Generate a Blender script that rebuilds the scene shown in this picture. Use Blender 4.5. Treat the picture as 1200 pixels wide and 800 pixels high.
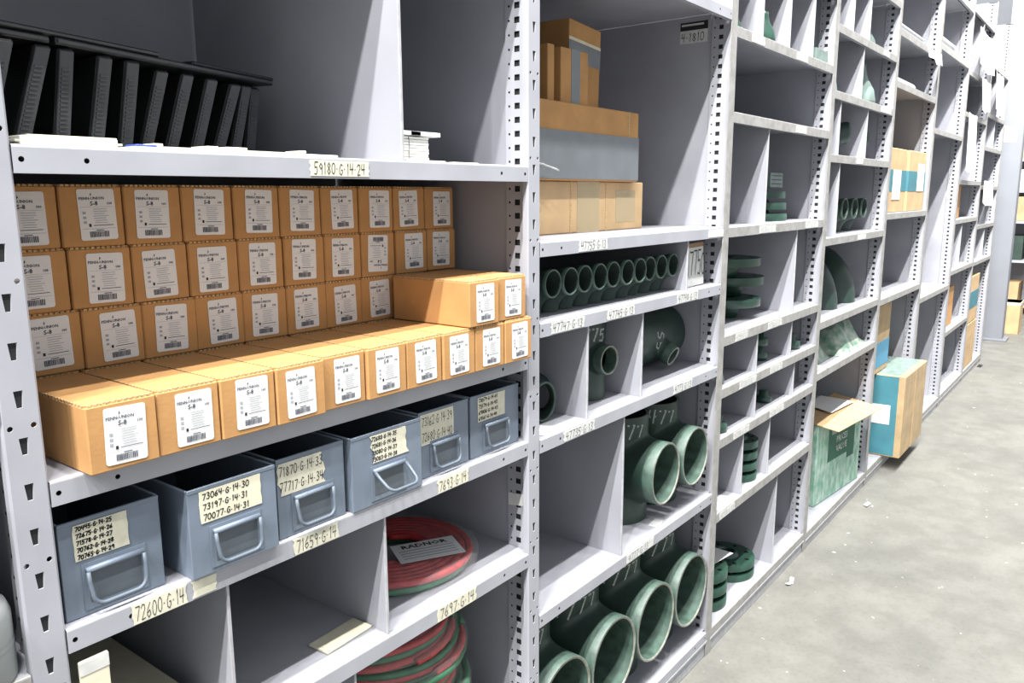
import bpy, bmesh, math, random
from mathutils import Vector, Matrix
from mathutils.geometry import tessellate_polygon

for o in list(bpy.data.objects): bpy.data.objects.remove(o, do_unlink=True)
scene = bpy.context.scene
COL = scene.collection
random.seed(7)
PI = math.pi

# ------------------------------------------------------------------ camera
F_PX, YAW, PIT, ROL = 937.07, math.radians(37.605), math.radians(-10.363), math.radians(-0.2786)
CAM = Vector((-0.3275, -0.9018, 1.3978))
fw = Vector((math.cos(YAW)*math.cos(PIT), math.sin(YAW)*math.cos(PIT), math.sin(PIT)))
rt = Vector((math.sin(YAW), -math.cos(YAW), 0)); up = rt.cross(fw)
c_, s_ = math.cos(ROL), math.sin(ROL)
rt, up = c_*rt + s_*up, -s_*rt + c_*up
cd = bpy.data.cameras.new('camera'); cam = bpy.data.objects.new('camera', cd); COL.objects.link(cam)
cam.matrix_world = Matrix(((rt.x, up.x, -fw.x, CAM.x), (rt.y, up.y, -fw.y, CAM.y), (rt.z, up.z, -fw.z, CAM.z), (0, 0, 0, 1)))
cd.sensor_width = 36; cd.lens = F_PX/1200*36; cd.clip_start = .02
scene.camera = cam

# ------------------------------------------------------------------ light
w = bpy.data.worlds.new('world'); scene.world = w; w.use_nodes = True
bg = w.node_tree.nodes['Background']; bg.inputs[0].default_value = (.92, .96, 1, 1); bg.inputs[1].default_value = .45
def strip(name, x, y, z, length, width, power):
    l = bpy.data.lights.new(name, 'AREA'); l.shape = 'RECTANGLE'; l.size = length; l.size_y = width; l.energy = power
    l.color = (1, .985, .96)
    o = bpy.data.objects.new(name, l); COL.objects.link(o); o.location = (x, y, z); return o
# twin angled luminaires that hang in a line over the aisle and throw their light down and along it
LAMP = 57
for k in range(11):
    for y, z in ((-1.12, 4.8), (-.68, 4.8)):
        o = strip('aisle_luminaire', -4.6 + k*1.3, y, z, .3, .045, LAMP); o.rotation_euler = (0, math.radians(-42), 0)
o = strip('far_fill_light', 5.2, -.6, 3.4, .8, .12, 25); o.rotation_euler = (0, math.radians(-42), 0)  # extra lamp added to lift the far shelves towards a hazy glow
vs = scene.view_settings
vs.view_transform = 'Standard'; vs.look = 'None'; vs.gamma = 1; vs.use_curve_mapping = False; vs.exposure = .98

# ------------------------------------------------------------------ materials
def lin(c): return tuple(((v/255/12.92) if v/255 <= .04045 else ((v/255+.055)/1.055)**2.4) for v in c)
def mat(name, rgb, rough=.55, metal=0., noise=0., nscale=30., bump=0., bscale=200., alpha=1., spec=.5, rgb2=None, stretch=None):
    m = bpy.data.materials.new(name); m.use_nodes = True; nt = m.node_tree; b = nt.nodes['Principled BSDF']
    b.inputs['Base Color'].default_value = (*lin(rgb), 1); b.inputs['Roughness'].default_value = rough
    b.inputs['Metallic'].default_value = metal; b.inputs['Specular IOR Level'].default_value = spec
    if alpha < 1: b.inputs['Alpha'].default_value = alpha
    tc = nt.nodes.new('ShaderNodeTexCoord'); co = tc.outputs['Object']
    if stretch:
        mp = nt.nodes.new('ShaderNodeMapping'); mp.inputs['Scale'].default_value = stretch
        nt.links.new(co, mp.inputs[0]); co = mp.outputs[0]
    if noise:
        n = nt.nodes.new('ShaderNodeTexNoise'); n.inputs['Scale'].default_value = nscale; n.inputs['Detail'].default_value = 5
        nt.links.new(co, n.inputs['Vector'])
        r = nt.nodes.new('ShaderNodeValToRGB')
        a = rgb2 or tuple(v*(1-noise) for v in rgb)
        r.color_ramp.elements[0].position = .35; r.color_ramp.elements[1].position = .65
        r.color_ramp.elements[0].color = (*lin(a), 1); r.color_ramp.elements[1].color = (*lin(rgb), 1)
        nt.links.new(n.outputs['Fac'], r.inputs[0]); nt.links.new(r.outputs[0], b.inputs['Base Color'])
    if bump:
        n2 = nt.nodes.new('ShaderNodeTexNoise'); n2.inputs['Scale'].default_value = bscale; n2.inputs['Detail'].default_value = 4
        nt.links.new(co, n2.inputs['Vector'])
        bp = nt.nodes.new('ShaderNodeBump'); bp.inputs['Strength'].default_value = bump; bp.inputs['Distance'].default_value = .002
        nt.links.new(n2.outputs['Fac'], bp.inputs['Height']); nt.links.new(bp.outputs[0], b.inputs['Normal'])
    return m
M = dict(
    steel=mat('shelf_paint', (156, 157, 164), .45, noise=.06, nscale=9, bump=.02),
    panel=mat('panel_paint', (152, 153, 160), .5, noise=.07, nscale=5),
    edge=mat('worn_edge', (168, 168, 172), .5, noise=.1, nscale=60),
    dirty=mat('scuffed_paint', (150, 149, 147), .5, noise=.3, nscale=30, rgb2=(130, 128, 124)),
    dark=mat('hole_shade', (28, 29, 32), .8),  # near-black colour standing in for the shade inside holes
    card=mat('cardboard', (180, 134, 82), .85, noise=.09, nscale=14, bump=.12, bscale=160),
    card2=mat('cardboard_light', (184, 154, 114), .85, noise=.1, nscale=10, bump=.12, bscale=160),
    card3=mat('cardboard_tan', (172, 148, 112), .85, noise=.12, nscale=12, bump=.2, bscale=70),
    kraft=mat('kraft_edge', (194, 162, 118), .9, noise=.25, nscale=260),
    paper=mat('paper', (209, 209, 208), .7),
    cream=mat('cream_paper', (208, 203, 180), .75, noise=.06, nscale=20),
    tape=mat('masking_tape', (206, 202, 182), .65, noise=.07, nscale=60, bump=.25, bscale=60),
    tapew=mat('white_tape', (198, 198, 194), .6, noise=.07, nscale=60),
    ink=mat('marker_ink', (22, 22, 24), .6),
    ink2=mat('print_ink', (66, 70, 84), .7),
    ink3=mat('pale_print', (150, 152, 160), .7),
    chalk=mat('chalk', (176, 182, 178), .9, noise=.3, nscale=300),
    bin=mat('bin_enamel', (110, 121, 135), .38, noise=.1, nscale=12, bump=.03),
    binin=mat('bin_recess', (84, 92, 99), .45, noise=.12, nscale=20),
    wire=mat('bin_handle_steel', (86, 95, 106), .5),
    green=mat('green_pipe_paint', (40, 60, 52), .42, noise=.18, nscale=16, bump=.08, bscale=90),
    greenl=mat('green_rim_paint', (72, 94, 84), .45, noise=.22, nscale=40, bump=.08, bscale=120),
    greenf=mat('green_flange_paint', (38, 70, 58), .35, noise=.15, nscale=25, bump=.06),
    greenin=mat('pipe_inside', (44, 60, 54), .6, noise=.25, nscale=25),
    rim=mat('bare_rim', (136, 138, 128), .5, noise=.2, nscale=60),
    pale=mat('pale_green_paint', (118, 136, 130), .45, noise=.15, nscale=30),
    black=mat('black_plastic', (28, 29, 31), .45, noise=.2, nscale=20),
    blackr=mat('black_ribbed_spine', (58, 59, 62), .5, noise=.15, nscale=60),
    clear=mat('clear_sleeve', (206, 212, 222), .15, alpha=.75),
    blue=mat('blue_plastic', (58, 72, 160), .35),
    red=mat('red_hose_rubber', (190, 56, 58), .4, noise=.2, nscale=50),
    hoseg=mat('green_hose_rubber', (44, 116, 78), .4, noise=.15, nscale=50),
    wrap=mat('plastic_wrap', (200, 200, 200), .1, alpha=.12, bump=.6, bscale=60),
    greyt=mat('grey_duct_tape', (110, 115, 119), .4, noise=.06, nscale=20),
    clip=mat('clear_packing_tape', (206, 186, 148), .22, alpha=.55),
    teal=mat('teal_print', (58, 116, 128), .7, noise=.08, nscale=12),
    teald=mat('green_print', (34, 92, 72), .7, noise=.1, nscale=30),
    greenbox=mat('speckled_green_print', (164, 186, 174), .75, noise=.5, nscale=34, rgb2=(104, 148, 128), stretch=(1, 1, .5)),
    bag=mat('printed_poly_bag', (176, 182, 170), .35, noise=.5, nscale=26, rgb2=(92, 134, 112), bump=.8, bscale=28),
    brick=mat('brown_wrapper', (150, 118, 92), .8, noise=.1),
    bluefl=mat('sky_blue_print', (74, 134, 164), .7),
    conc=None, grey=mat('grey_plastic', (128, 132, 132), .5, noise=.1, nscale=15),
    col=mat('column_paint', (112, 115, 121), .6, noise=.04, nscale=4),
    orange=mat('yellow_cap', (226, 150, 50), .6),
)
def concrete():
    m = bpy.data.materials.new('concrete'); m.use_nodes = True; nt = m.node_tree; b = nt.nodes['Principled BSDF']
    tc = nt.nodes.new('ShaderNodeTexCoord')
    def noise(sc, det, lo, hi, a, c):
        n = nt.nodes.new('ShaderNodeTexNoise'); n.inputs['Scale'].default_value = sc; n.inputs['Detail'].default_value = det
        n.inputs['Roughness'].default_value = .6
        nt.links.new(tc.outputs['Object'], n.inputs['Vector'])
        r = nt.nodes.new('ShaderNodeValToRGB'); r.color_ramp.elements[0].position = lo; r.color_ramp.elements[1].position = hi
        r.color_ramp.elements[0].color = (*lin(a), 1); r.color_ramp.elements[1].color = (*lin(c), 1)
        nt.links.new(n.outputs['Fac'], r.inputs[0]); return r.outputs[0]
    big = noise(1.7, 6, .35, .65, (102, 102, 97), (114, 113, 107))
    mid = noise(7, 8, .42, .6, (186, 186, 182), (255, 255, 255))
    fine = noise(70, 3, .25, .5, (200, 200, 198), (255, 255, 255))
    wht = noise(24, 2, .71, .76, (0, 0, 0), (255, 255, 255))
    def mix(t, f, a, c):
        x = nt.nodes.new('ShaderNodeMix'); x.data_type = 'RGBA'; x.blend_type = t
        if isinstance(f, float): x.inputs[0].default_value = f
        else: nt.links.new(f, x.inputs[0])
        nt.links.new(a, x.inputs[6])
        if isinstance(c, tuple): x.inputs[7].default_value = (*lin(c), 1)
        else: nt.links.new(c, x.inputs[7])
        return x.outputs[2]
    o = mix('MULTIPLY', .35, big, mid); o = mix('MULTIPLY', .4, o, fine); o = mix('MIX', wht, o, (176, 176, 170))
    nt.links.new(o, b.inputs['Base Color']); b.inputs['Roughness'].default_value = .62
    return m
M['conc'] = concrete()

# ------------------------------------------------------------------ mesh helpers
class MB:
    """collects shapes into one mesh"""
    def __init__(s): s.v = []; s.f = []; s.m = []; s.mats = []; s.sm = []
    def mi(s, m):
        if m not in s.mats: s.mats.append(m)
        return s.mats.index(m)
    def add(s, vs, fs, m, smooth=False, X=None):
        b = len(s.v); k = s.mi(m)
        s.v += [tuple(X @ Vector(p)) if X else tuple(p) for p in vs]
        for f in fs: s.f.append(tuple(i+b for i in f)); s.m.append(k); s.sm.append(smooth)
    def box(s, a, b, m, X=None):
        (x0, y0, z0), (x1, y1, z1) = a, b
        s.add([(x0,y0,z0),(x1,y0,z0),(x1,y1,z0),(x0,y1,z0),(x0,y0,z1),(x1,y0,z1),(x1,y1,z1),(x0,y1,z1)],
              [(0,3,2,1),(4,5,6,7),(0,1,5,4),(1,2,6,5),(2,3,7,6),(3,0,4,7)], m, X=X)
    def cbox(s, a, b, m, c=.002, X=None):
        """box with chamfered edges"""
        bm = bmesh.new(); bmesh.ops.create_cube(bm, size=1)
        for v in bm.verts: v.co = Vector([(a[i]+b[i])/2 + v.co[i]*(b[i]-a[i]) for i in range(3)])
        bmesh.ops.bevel(bm, geom=bm.edges[:], offset=c, segments=1, affect='EDGES')
        bm.verts.index_update()
        s.add([v.co.copy() for v in bm.verts], [[v.index for v in f.verts] for f in bm.faces], m, X=X); bm.free()
    def lathe(s, prof, m, n=32, X=None, smooth=True, closed=False):
        """prof: (r, z) list around local z"""
        vs = [(r*math.cos(2*PI*k/n), r*math.sin(2*PI*k/n), z) for r, z in prof for k in range(n)]
        L = len(prof); fs = []
        for i in range(L if closed else L-1):
            j = (i+1) % L
            for k in range(n):
                q = (k+1) % n; fs.append((i*n+k, i*n+q, j*n+q, j*n+k))
        s.add(vs, fs, m, smooth, X)
    def tube(s, pts, r, m, n=10, caps=True, X=None, closed=False):
        pts = [Vector(p) for p in pts]; L = len(pts); vs = []; prev = None
        for i, p in enumerate(pts):
            t = ((pts[(i+1) % L]-pts[i-1]) if closed else (pts[min(i+1, L-1)]-pts[max(i-1, 0)])).normalized()
            if prev is None:
                a = Vector((0, 0, 1)) if abs(t.z) < .9 else Vector((1, 0, 0)); u = t.cross(a).normalized()
            else: u = (prev - t*prev.dot(t)).normalized()
            prev = u; w_ = t.cross(u); rr = r[i] if isinstance(r, (list, tuple)) else r
            vs += [p + (u*math.cos(2*PI*k/n) + w_*math.sin(2*PI*k/n))*rr for k in range(n)]
        fs = [(i*n+k, i*n+(k+1) % n, ((i+1) % L)*n+(k+1) % n, ((i+1) % L)*n+k) for i in range(L if closed else L-1) for k in range(n)]
        if caps and not closed: fs += [tuple(range(n))[::-1], tuple((L-1)*n+k for k in range(n))]
        s.add(vs, fs, m, True, X)
    def plate(s, outer, holes, t, m, X=None, hm=None):
        """flat plate in local xy (outline, holes), thickness t towards +z"""
        polys = [[Vector((x, y, 0)) for x, y in p] for p in [outer]+holes]
        tris = tessellate_polygon(polys); flat = [q for p in polys for q in p]; n = len(flat)
        vs = [tuple(q) for q in flat] + [(q.x, q.y, t) for q in flat]
        fs = []
        for a, b, c in tris:
            A, B, C = flat[a], flat[b], flat[c]
            if (B-A).cross(C-A).z < 0: b, c = c, b
            fs.append((a+n, b+n, c+n)); fs.append((c, b, a))
        s.add(vs, fs, m, X=X)
        o = 0; side = []; inner = []
        for k, p in enumerate(polys):
            L = len(p)
            for i in range(L):
                j = (i+1) % L; (side if k == 0 else inner).append((o+i, o+j, o+j+n, o+i+n))
            o += L
        s.add(vs, side, m, X=X)
        if inner: s.add(vs, inner, hm or m, X=X)
    def strokes(s, text, h, w_, m, mp, x0=0, jit=.05, gap=.22, slant=.08):
        """hand lettering: mp maps (s, t) to 3-D; returns advance"""
        x = x0
        for ch in text:
            g = GL.get(ch, [])
            wd = GW.get(ch, .55); dy = random.uniform(-jit, jit)*h; k = random.uniform(.94, 1.06)
            for pl in g:
                P = [(x + (px*wd + slant*py)*h, (py*k)*h + dy) for px, py in pl]
                for (ax, ay), (bx, by) in zip(P, P[1:]):
                    L = math.hypot(bx-ax, by-ay) or 1e-6; nx, ny = -(by-ay)/L*w_/2, (bx-ax)/L*w_/2
                    ex, ey = (bx-ax)/L*w_*.3, (by-ay)/L*w_*.3
                    s.add([mp(ax+nx-ex, ay+ny-ey), mp(ax-nx-ex, ay-ny-ey), mp(bx-nx+ex, by-ny+ey), mp(bx+nx+ex, by+ny+ey)], [(0, 1, 2, 3)], m)
            x += (wd+gap)*h
        return x
    def mesh(s, name):
        me = bpy.data.meshes.new(name); me.from_pydata(s.v, [], s.f)
        for m in s.mats: me.materials.append(m)
        me.polygons.foreach_set('material_index', s.m); me.polygons.foreach_set('use_smooth', s.sm); me.update()
        return me
    def build(s, name, parent=None, label=None, fix=False):
        me = s.mesh(name)
        if fix:
            bm = bmesh.new(); bm.from_mesh(me); bmesh.ops.recalc_face_normals(bm, faces=bm.faces[:]); bm.to_mesh(me); bm.free()
        return obj(name, me, parent, label)
def circ(n, a=0): return [(.5+.5*math.cos(a+2*PI*k/n), .5+.5*math.sin(a+2*PI*k/n)) for k in range(n+1)]
GL = {'0': [circ(10)], '1': [[(.3, .8), (.6, 1), (.6, 0)]], '2': [[(0, .8), (.3, 1), (.8, .95), (.9, .7), (.1, 0), (1, .05)]],
      '3': [[(.1, .95), (.7, 1), (.9, .78), (.4, .55), (.95, .35), (.7, 0), (0, .08)]], '4': [[(.1, 1), (0, .45), (1, .5)], [(.8, 1), (.7, 0)]],
      '5': [[(1, 1), (.15, 1), (.1, .55), (.7, .6), (.9, .3), (.6, 0), (0, .05)]], '6': [[(.8, 1), (.2, .6), (0, .25), (.4, 0), (.9, .2), (.7, .5), (.1, .35)]],
      '7': [[(0, 1), (1, 1), (.4, 0)]], '8': [[(.5, .55), (.1, .75), (.5, 1), (.9, .78), (.1, .25), (.5, 0), (.95, .25), (.5, .55)]],
      '9': [[(.9, .7), (.5, .5), (.1, .75), (.5, 1), (.9, .8), (.8, 0)]], 'G': [[(.95, .85), (.5, 1), (.05, .6), (.1, .15), (.6, 0), (.95, .2), (.95, .45), (.55, .45)]],
      '.': [[(.2, .45), (.5, .5)]], 'T': [[(0, 1), (1, 1)], [(.5, 1), (.5, 0)]], 'S': [[(.9, .9), (.4, 1), (.1, .75), (.9, .3), (.6, 0), (0, .1)]],
      '-': [[(0, .5), (1, .5)]], ' ': []}
GW = {'1': .35, '.': .3, '-': .35, ' ': .4}
def obj(name, me, parent=None, label=None):
    o = bpy.data.objects.new(name, me); COL.objects.link(o)
    if parent is not None: o.parent = parent
    if label: o['label'] = label
    return o
def thing(name, label, cat, loc=(0, 0, 0), rz=0., group=None):
    o = bpy.data.objects.new(name, None); COL.objects.link(o); o.location = loc; o.rotation_euler = (0, 0, rz); o.empty_display_size = .05
    return tag(o, label, cat, group)
def tag(o, label, cat, group=None):
    o['label'] = label; o['category'] = cat
    if group: o['group'] = group
    return o
def kids(o): return [c for c in bpy.data.objects if c.parent == o]
def copy_thing(root, src_kids, label, loc, rz=0., group=None):
    r = root.copy(); COL.objects.link(r); r.location = loc; r.rotation_euler = (0, 0, rz); r['label'] = label
    if group: r['group'] = group
    for ch, subs in src_kids:
        c = ch.copy(); COL.objects.link(c); c.parent = r
        for g in subs:
            d = g.copy(); COL.objects.link(d); d.parent = c
    return r
def tree(root): return [(c, kids(c)) for c in kids(root)]
def printed(mb, text, m, X, size, bold=0):
    """upright printed lettering from the built-in font, laid in local xy of X"""
    cu = bpy.data.curves.new('t', 'FONT'); cu.body = text; cu.size = size; cu.resolution_u = 1; cu.align_x = 'CENTER'; cu.offset = bold
    o = bpy.data.objects.new('t', cu); COL.objects.link(o)
    bpy.context.view_layer.update()
    me = bpy.data.meshes.new_from_object(o.evaluated_get(bpy.context.evaluated_depsgraph_get()))
    mb.add([v.co.copy() for v in me.vertices], [tuple(p.vertices) for p in me.polygons], m, X=X)
    bpy.data.objects.remove(o, do_unlink=True); bpy.data.curves.remove(cu); bpy.data.meshes.remove(me)
FRONT = lambda x, y, z: Matrix(((1, 0, 0, x), (0, 0, -1, y), (0, 1, 0, z), (0, 0, 0, 1)))   # local xy -> world xz facing -y
LEFT = lambda x, y, z: Matrix(((0, 0, -1, x), (-1, 0, 0, y), (0, 1, 0, z), (0, 0, 0, 1)))    # local xy -> facing -x

# ------------------------------------------------------------------ setting
W, D, LIP, FLG = .914, .56, .029, .0398
def struct(o): o['kind'] = 'structure'; return o
b = MB(); b.box((-4, -3, -.1), (16, 4, 0), M['conc']); struct(b.build('floor'))

b = MB(); b.box((13, -3, 0), (13.1, 4, 5.5), M['col']); struct(b.build('wall_far'))
# ------------------------------------------------------------------ shelving
def circle2(cx, cy, r, n=8): return [(cx+r*math.cos(2*PI*k/n), cy+r*math.sin(2*PI*k/n)) for k in range(n)]
ZT = 2.7
def post_mesh(detail):
    b = MB(); n = int(ZT/.0508); hw = FLG/2
    for k in range(n):
        z0, z1 = k*.0508, (k+1)*.0508; zc = (z0+z1)/2
        holes = []
        if detail:
            holes.append([(-.0046, zc+.006), (.0046, zc+.006), (.0027, zc-.0125), (-.0027, zc-.0125)][::-1])
            if k % 3 == 1: holes += [circle2(-.0115, z1-.0075, .0031), circle2(.0115, z1-.0075, .0031)]
            # rounded front flange
            b.plate([(-hw+.0025, z0), (hw-.0025, z0), (hw-.0025, z1), (-hw+.0025, z1)], holes, .0018, M['steel'], X=FRONT(0, .0018, 0), hm=M['edge'])
        else: b.plate([(-hw+.0025, z0), (hw-.0025, z0), (hw-.0025, z1), (-hw+.0025, z1)], holes, .0018, M['steel'], X=FRONT(0, .0018, 0))
    for s in (-1, 1):   # returns of the flange
        b.add([(s*(hw-.0025), 0, 0), (s*hw, .0025, 0), (s*hw, .012, 0), (s*(hw-.0025), 0, ZT), (s*hw, .0025, ZT), (s*hw, .012, ZT)],
              [(0, 1, 4, 3), (1, 2, 5, 4)] if s > 0 else [(1, 0, 3, 4), (2, 1, 4, 5)], M['steel'])
    for x in ((-.0055,) if detail else ()):
        for k in range(int(ZT/.0254)):
            z0 = k*.0254; zc = z0+.0127
            X = Matrix(((0, 0, -1, x), (1, 0, 0, 0), (0, 1, 0, 0), (0, 0, 0, 1)))
            b.plate([(.002, z0), (.0615, z0), (.0615, z0+.0254), (.002, z0+.0254)],
                    [[(.0285, zc-.0055), (.0405, zc-.0055), (.0405, zc+.0055), (.0285, zc+.0055)], circle2(.053, zc, .0024, 6)], .0012, M['steel'], X=X, hm=M['dark'])
    if not detail: b.box((-.0062, .002, 0), (-.005, .0615, ZT), M['steel'])
    b.box((-.0025, .005, 0), (-.002, .0585, ZT), M['dark']); b.box((.004, .002, 0), (.0055, .0615, ZT), M['steel'])  # dark sheet behind the hole strip paints in the cavity shade
    b.box((-.005, .0595, 0), (.004, .0615, ZT), M['panel'])
    b.box((-.005, .002, 0), (.004, .004, ZT), M['dark'])  # dark sheet behind the slots, shade put in as colour
    return b.mesh('post')
def post_mesh_mid():
    """posts further along: square holes only"""
    b = MB(); hw = FLG/2
    b.plate([(-hw, 0), (hw, 0), (hw, ZT), (-hw, ZT)], [], .0018, M['dirty'], X=FRONT(0, .0018, 0))
    for k in range(int(ZT/.0254)):
        z0 = k*.0254; zc = z0+.0127
        X = Matrix(((0, 0, -1, -.0055), (1, 0, 0, 0), (0, 1, 0, 0), (0, 0, 0, 1)))
        b.plate([(.002, z0), (.0615, z0), (.0615, z0+.0254), (.002, z0+.0254)],
                [[(.0285, zc-.0055), (.0405, zc-.0055), (.0405, zc+.0055), (.0285, zc+.0055)], circle2(.053, zc, .0024, 5)], .0012, M['steel'], X=X, hm=M['dark'])
    b.box((-.0025, .005, 0), (-.002, .0585, ZT), M['dark']); b.box((.004, .002, 0), (.0055, .0615, ZT), M['steel']); b.box((-.005, .0595, 0), (.004, .0615, ZT), M['panel'])  # dark backing sheet again stands in for shade in the holes
    return b.mesh('post')
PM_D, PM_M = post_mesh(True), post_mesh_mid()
def add_post(parent, i, bx):
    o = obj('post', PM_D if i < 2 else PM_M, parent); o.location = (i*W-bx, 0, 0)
    p = MB(); p.box((i*W-bx-.001, .0635, 0), (i*W-bx+.001, D+.004, ZT), M['panel']); p.build('side_panel', parent)
def shelf_mb(w_, lip=LIP, holes=True, fm='steel', em='edge'):
    """steel shelf: folded front lip with bolt holes, local x from 0 to w_, top at z=0"""
    b = MB()
    hs = []
    if holes:
        for x in (.008, .073, w_-.078, w_-.008): hs.append(circle2(x, -.015, .0031))
    b.plate([(0, -lip), (w_, -lip), (w_, -.003), (0, -.003)], hs, .0012, M[fm], X=FRONT(0, .0012, 0), hm=M['dark'])
    # rounded crease
    P = [(0, -.003), (.0004, -.0012), (.0016, -.0003), (.004, 0)]
    for (y0, z0), (y1, z1) in zip(P, P[1:]): b.add([(0, y0, z0), (w_, y0, z0), (w_, y1, z1), (0, y1, z1)], [(0, 1, 2, 3)], M[em], True)
    b.add([(0, .004, 0), (w_, .004, 0), (w_, D-.003, 0), (0, D-.003, 0), (0, .004, -.0015), (w_, .004, -.0015), (w_, D-.003, -.0015), (0, D-.003, -.0015)],
          [(0, 1, 2, 3), (7, 6, 5, 4), (2, 6, 7, 3), (0, 3, 7, 4), (1, 5, 6, 2)], M['steel'])
    for x0, x1 in ((-.0185, 0), (w_, w_+.0185)): b.box((x0, .064, -.0015), (x1, D-.003, 0), M['steel'])
    for x0, x1 in ((-.0125, 0), (w_, w_+.0125)): b.box((x0, .0125, -.0015), (x1, .064, 0), M['steel'])
    b.box((0, .0013, -lip), (w_, .014, -lip+.0015), M['steel'])
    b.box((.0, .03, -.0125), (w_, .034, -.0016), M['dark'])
    return b
SHELF_N, SHELF_F = shelf_mb(W-FLG-.001).mesh('shelf'), shelf_mb(W-FLG-.001, holes=False, fm='dirty', em='dirty').mesh('shelf')
def tape(parent, x0, x1, text, zc=-.0155, h=.021, m='tape', ink='ink', note=None, th=.75, cut=.004, gap=.22):
    """strip of tape with hand lettering, on the lip of a shelf (local coordinates of the shelf)"""
    b = MB(); y = -.0002
    P = torn(x0, x1, zc-h/2, zc+h/2, cut)
    b.plate(P, [], .0006, M[m], X=FRONT(0, y, 0))
    if text:
        hh = h*th; units = sum(GW.get(c, .55)+gap for c in text)-gap; k = min(1., (x1-x0)*.84/(units*hh)); 
        b.strokes(text, hh, .0015 if m == 'tape' else .0012, M[ink], lambda s, t: (s, y-.0009, t), x0=x0+(x1-x0)*.07, gap=gap*k) if k == 1 else \
            b.strokes(text, hh, .0014, M[ink], lambda s, t, k=k: (x0+(x1-x0)*.07+s*k, y-.0009, t), x0=0, gap=gap)
        for i in range(len(b.v)): pass
    o = b.build('shelf_label', parent, note or (('tape label reading ' + text.replace('.', '-')) if text else None))
    if text:   # letters were written from t = 0: shift them onto the strip
        me = o.data
        npl = 8
        for v in me.vertices[npl*3 if False else 0:]:
            if v.co.y < y-.0008: v.co.z += zc-h*th/2
    return o
def torn(x0, x1, z0, z1, j):
    n = 5; L = [(x0+random.uniform(0, j), z0+(z1-z0)*k/n) for k in range(n, -1, -1)]; R = [(x1-random.uniform(0, j), z0+(z1-z0)*k/n) for k in range(n+1)]
    return L + R
class Bay:
    def __init__(s, i, zs, label, top=None):
        s.i = i; s.x0 = (i-1)*W; s.root = thing('shelving_bay', label, 'shelving', (s.x0, 0, 0)); s.sh = {}
        near = i in (1, 2)
        add_post(s.root, i-1, s.x0)
        if i == 8: add_post(s.root, 8, s.x0)
        p = MB(); p.box((.004, D, 0), (W-.004, D+.002, ZT), M['panel']); p.build('back_panel', s.root)
        for k, z in zs.items():
            o = obj('shelf', SHELF_N if near else SHELF_F, s.root); o.location = (FLG/2+.0005, 0, z); s.sh[k] = o
        s.zs = zs
        b = MB(); zb = min(zs.values())
        b.box((.012, .004, .002), (W-.012, .006, zb-.0005), M['edge']); b.box((.012, -.001, zb-.036), (W-.012, .004, zb-.0295), M['edge'])
        b.build('base_strip', s.root)
    def div(s, x, lo, hi, back=D-.006):
        z0 = s.zs[lo]+.0004; z1 = (s.zs[hi]-.0022) if isinstance(hi, str) else hi
        b = MB(); xx = x-s.x0
        b.box((xx-.0008, .0075, z0), (xx+.0008, back, z1), M['panel']); b.box((xx-.0026, .005, z0), (xx+.0012, .0085, min(z1, (s.zs[hi]-LIP-.0005) if isinstance(hi, str) else hi)), M['edge'])
        b.box((xx, .0085, z0), (xx+.014, back, z0+.001), M['panel'])
        return b.build('divider', s.root)
    def lab(s, k, x0, x1, text, **kw): return tape(s.sh[k], x0-s.x0-FLG/2, x1-s.x0-FLG/2, text, **kw)

b0 = Bay(0, dict(base=.08, a=.45, b=.885, c=1.2, d=1.9), 'grey steel shelving bay cut off by the left edge of the picture')
B1 = Bay(1, dict(base=.08, e=.315, d=.6822, c=.9192, b=1.0943, a=1.4513, t=1.885), 'grey steel shelving bay holding rows of labelled brown cartons and blue-grey bins')
B2 = Bay(2, dict(base=.0817, d=.5281, c=.9123, b=1.1498, a=1.3086, t=1.882), 'grey steel shelving bay with large green pipe tees on its two lowest shelves')
B3 = Bay(3, dict(base=.078, g=.4494, f=.6832, e=.8369, d=.9924, c=1.3062, b=1.6213, a=1.8452, t=2.1), 'grey steel shelving bay of small cells with stacked green flanges')
B4 = Bay(4, dict(base=.07, f=.716, e=.917, d=1.234, c=1.541, b=1.7665, a=1.994, t=2.22), 'grey steel shelving bay with a speckled green box at floor level')
B5 = Bay(5, dict(base=.07, d=.9065, c=1.307, b=1.895, a=2.116, t=2.45), 'grey steel shelving bay with a teal and tan box jutting into the aisle')
B6 = Bay(6, dict(base=.07, c=.818, b=1.745, a=2.178, t=2.5), 'mostly empty tall-celled grey shelving bay beyond the jutting box')
B7 = Bay(7, dict(base=.07, f=.497, e=.9, d=1.23, c2=1.48, b=1.9, a=2.15, t=2.52), 'grey shelving bay hung with white papers, last but one before the column')
B8 = Bay(8, dict(base=.07, e=.895, d=1.164, c2=1.45, b=1.73, a=1.963, t=2.3), 'last grey shelving bay beside the column at the far end')
B1.div(.5774, 'a', 't'); B1.div(.226, 'd', 'c'); B1.div(.512, 'd', 'c'); B1.div(.437, 'e', 'd')
B2.div(1.1211, 'c', 'b'); B2.div(1.3665, 'c', 'b'); B2.div(1.2861, 'd', 'c'); B2.div(1.602, 'b', 'a')
for x, lo, hi in ((2.049, 'a', 't'), (2.278, 'a', 't'), (2.505, 'a', 't'), (2.14, 'c', 'b'), (2.453, 'd', 'c'), (2.132, 'e', 'd'), (2.455, 'e', 'd'), (2.14, 'f', 'e'), (2.507, 'f', 'e'), (2.051, 'g', 'f'), (2.287, 'g', 'f'), (2.392, 'base', 'g')): B3.div(x, lo, hi)
for x, lo, hi in ((2.96, 'a', 't'), (3.189, 'a', 't'), (3.13, 'b', 'a'), (2.866, 'c', 'b'), (3.248, 'c', 'b'), (2.903, 'd', 'c')): B4.div(x, lo, hi)
for x, lo, hi in ((5.94, 'a', 't'), (5.8, 'e', 'd')): B7.div(x, lo, hi)
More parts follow.
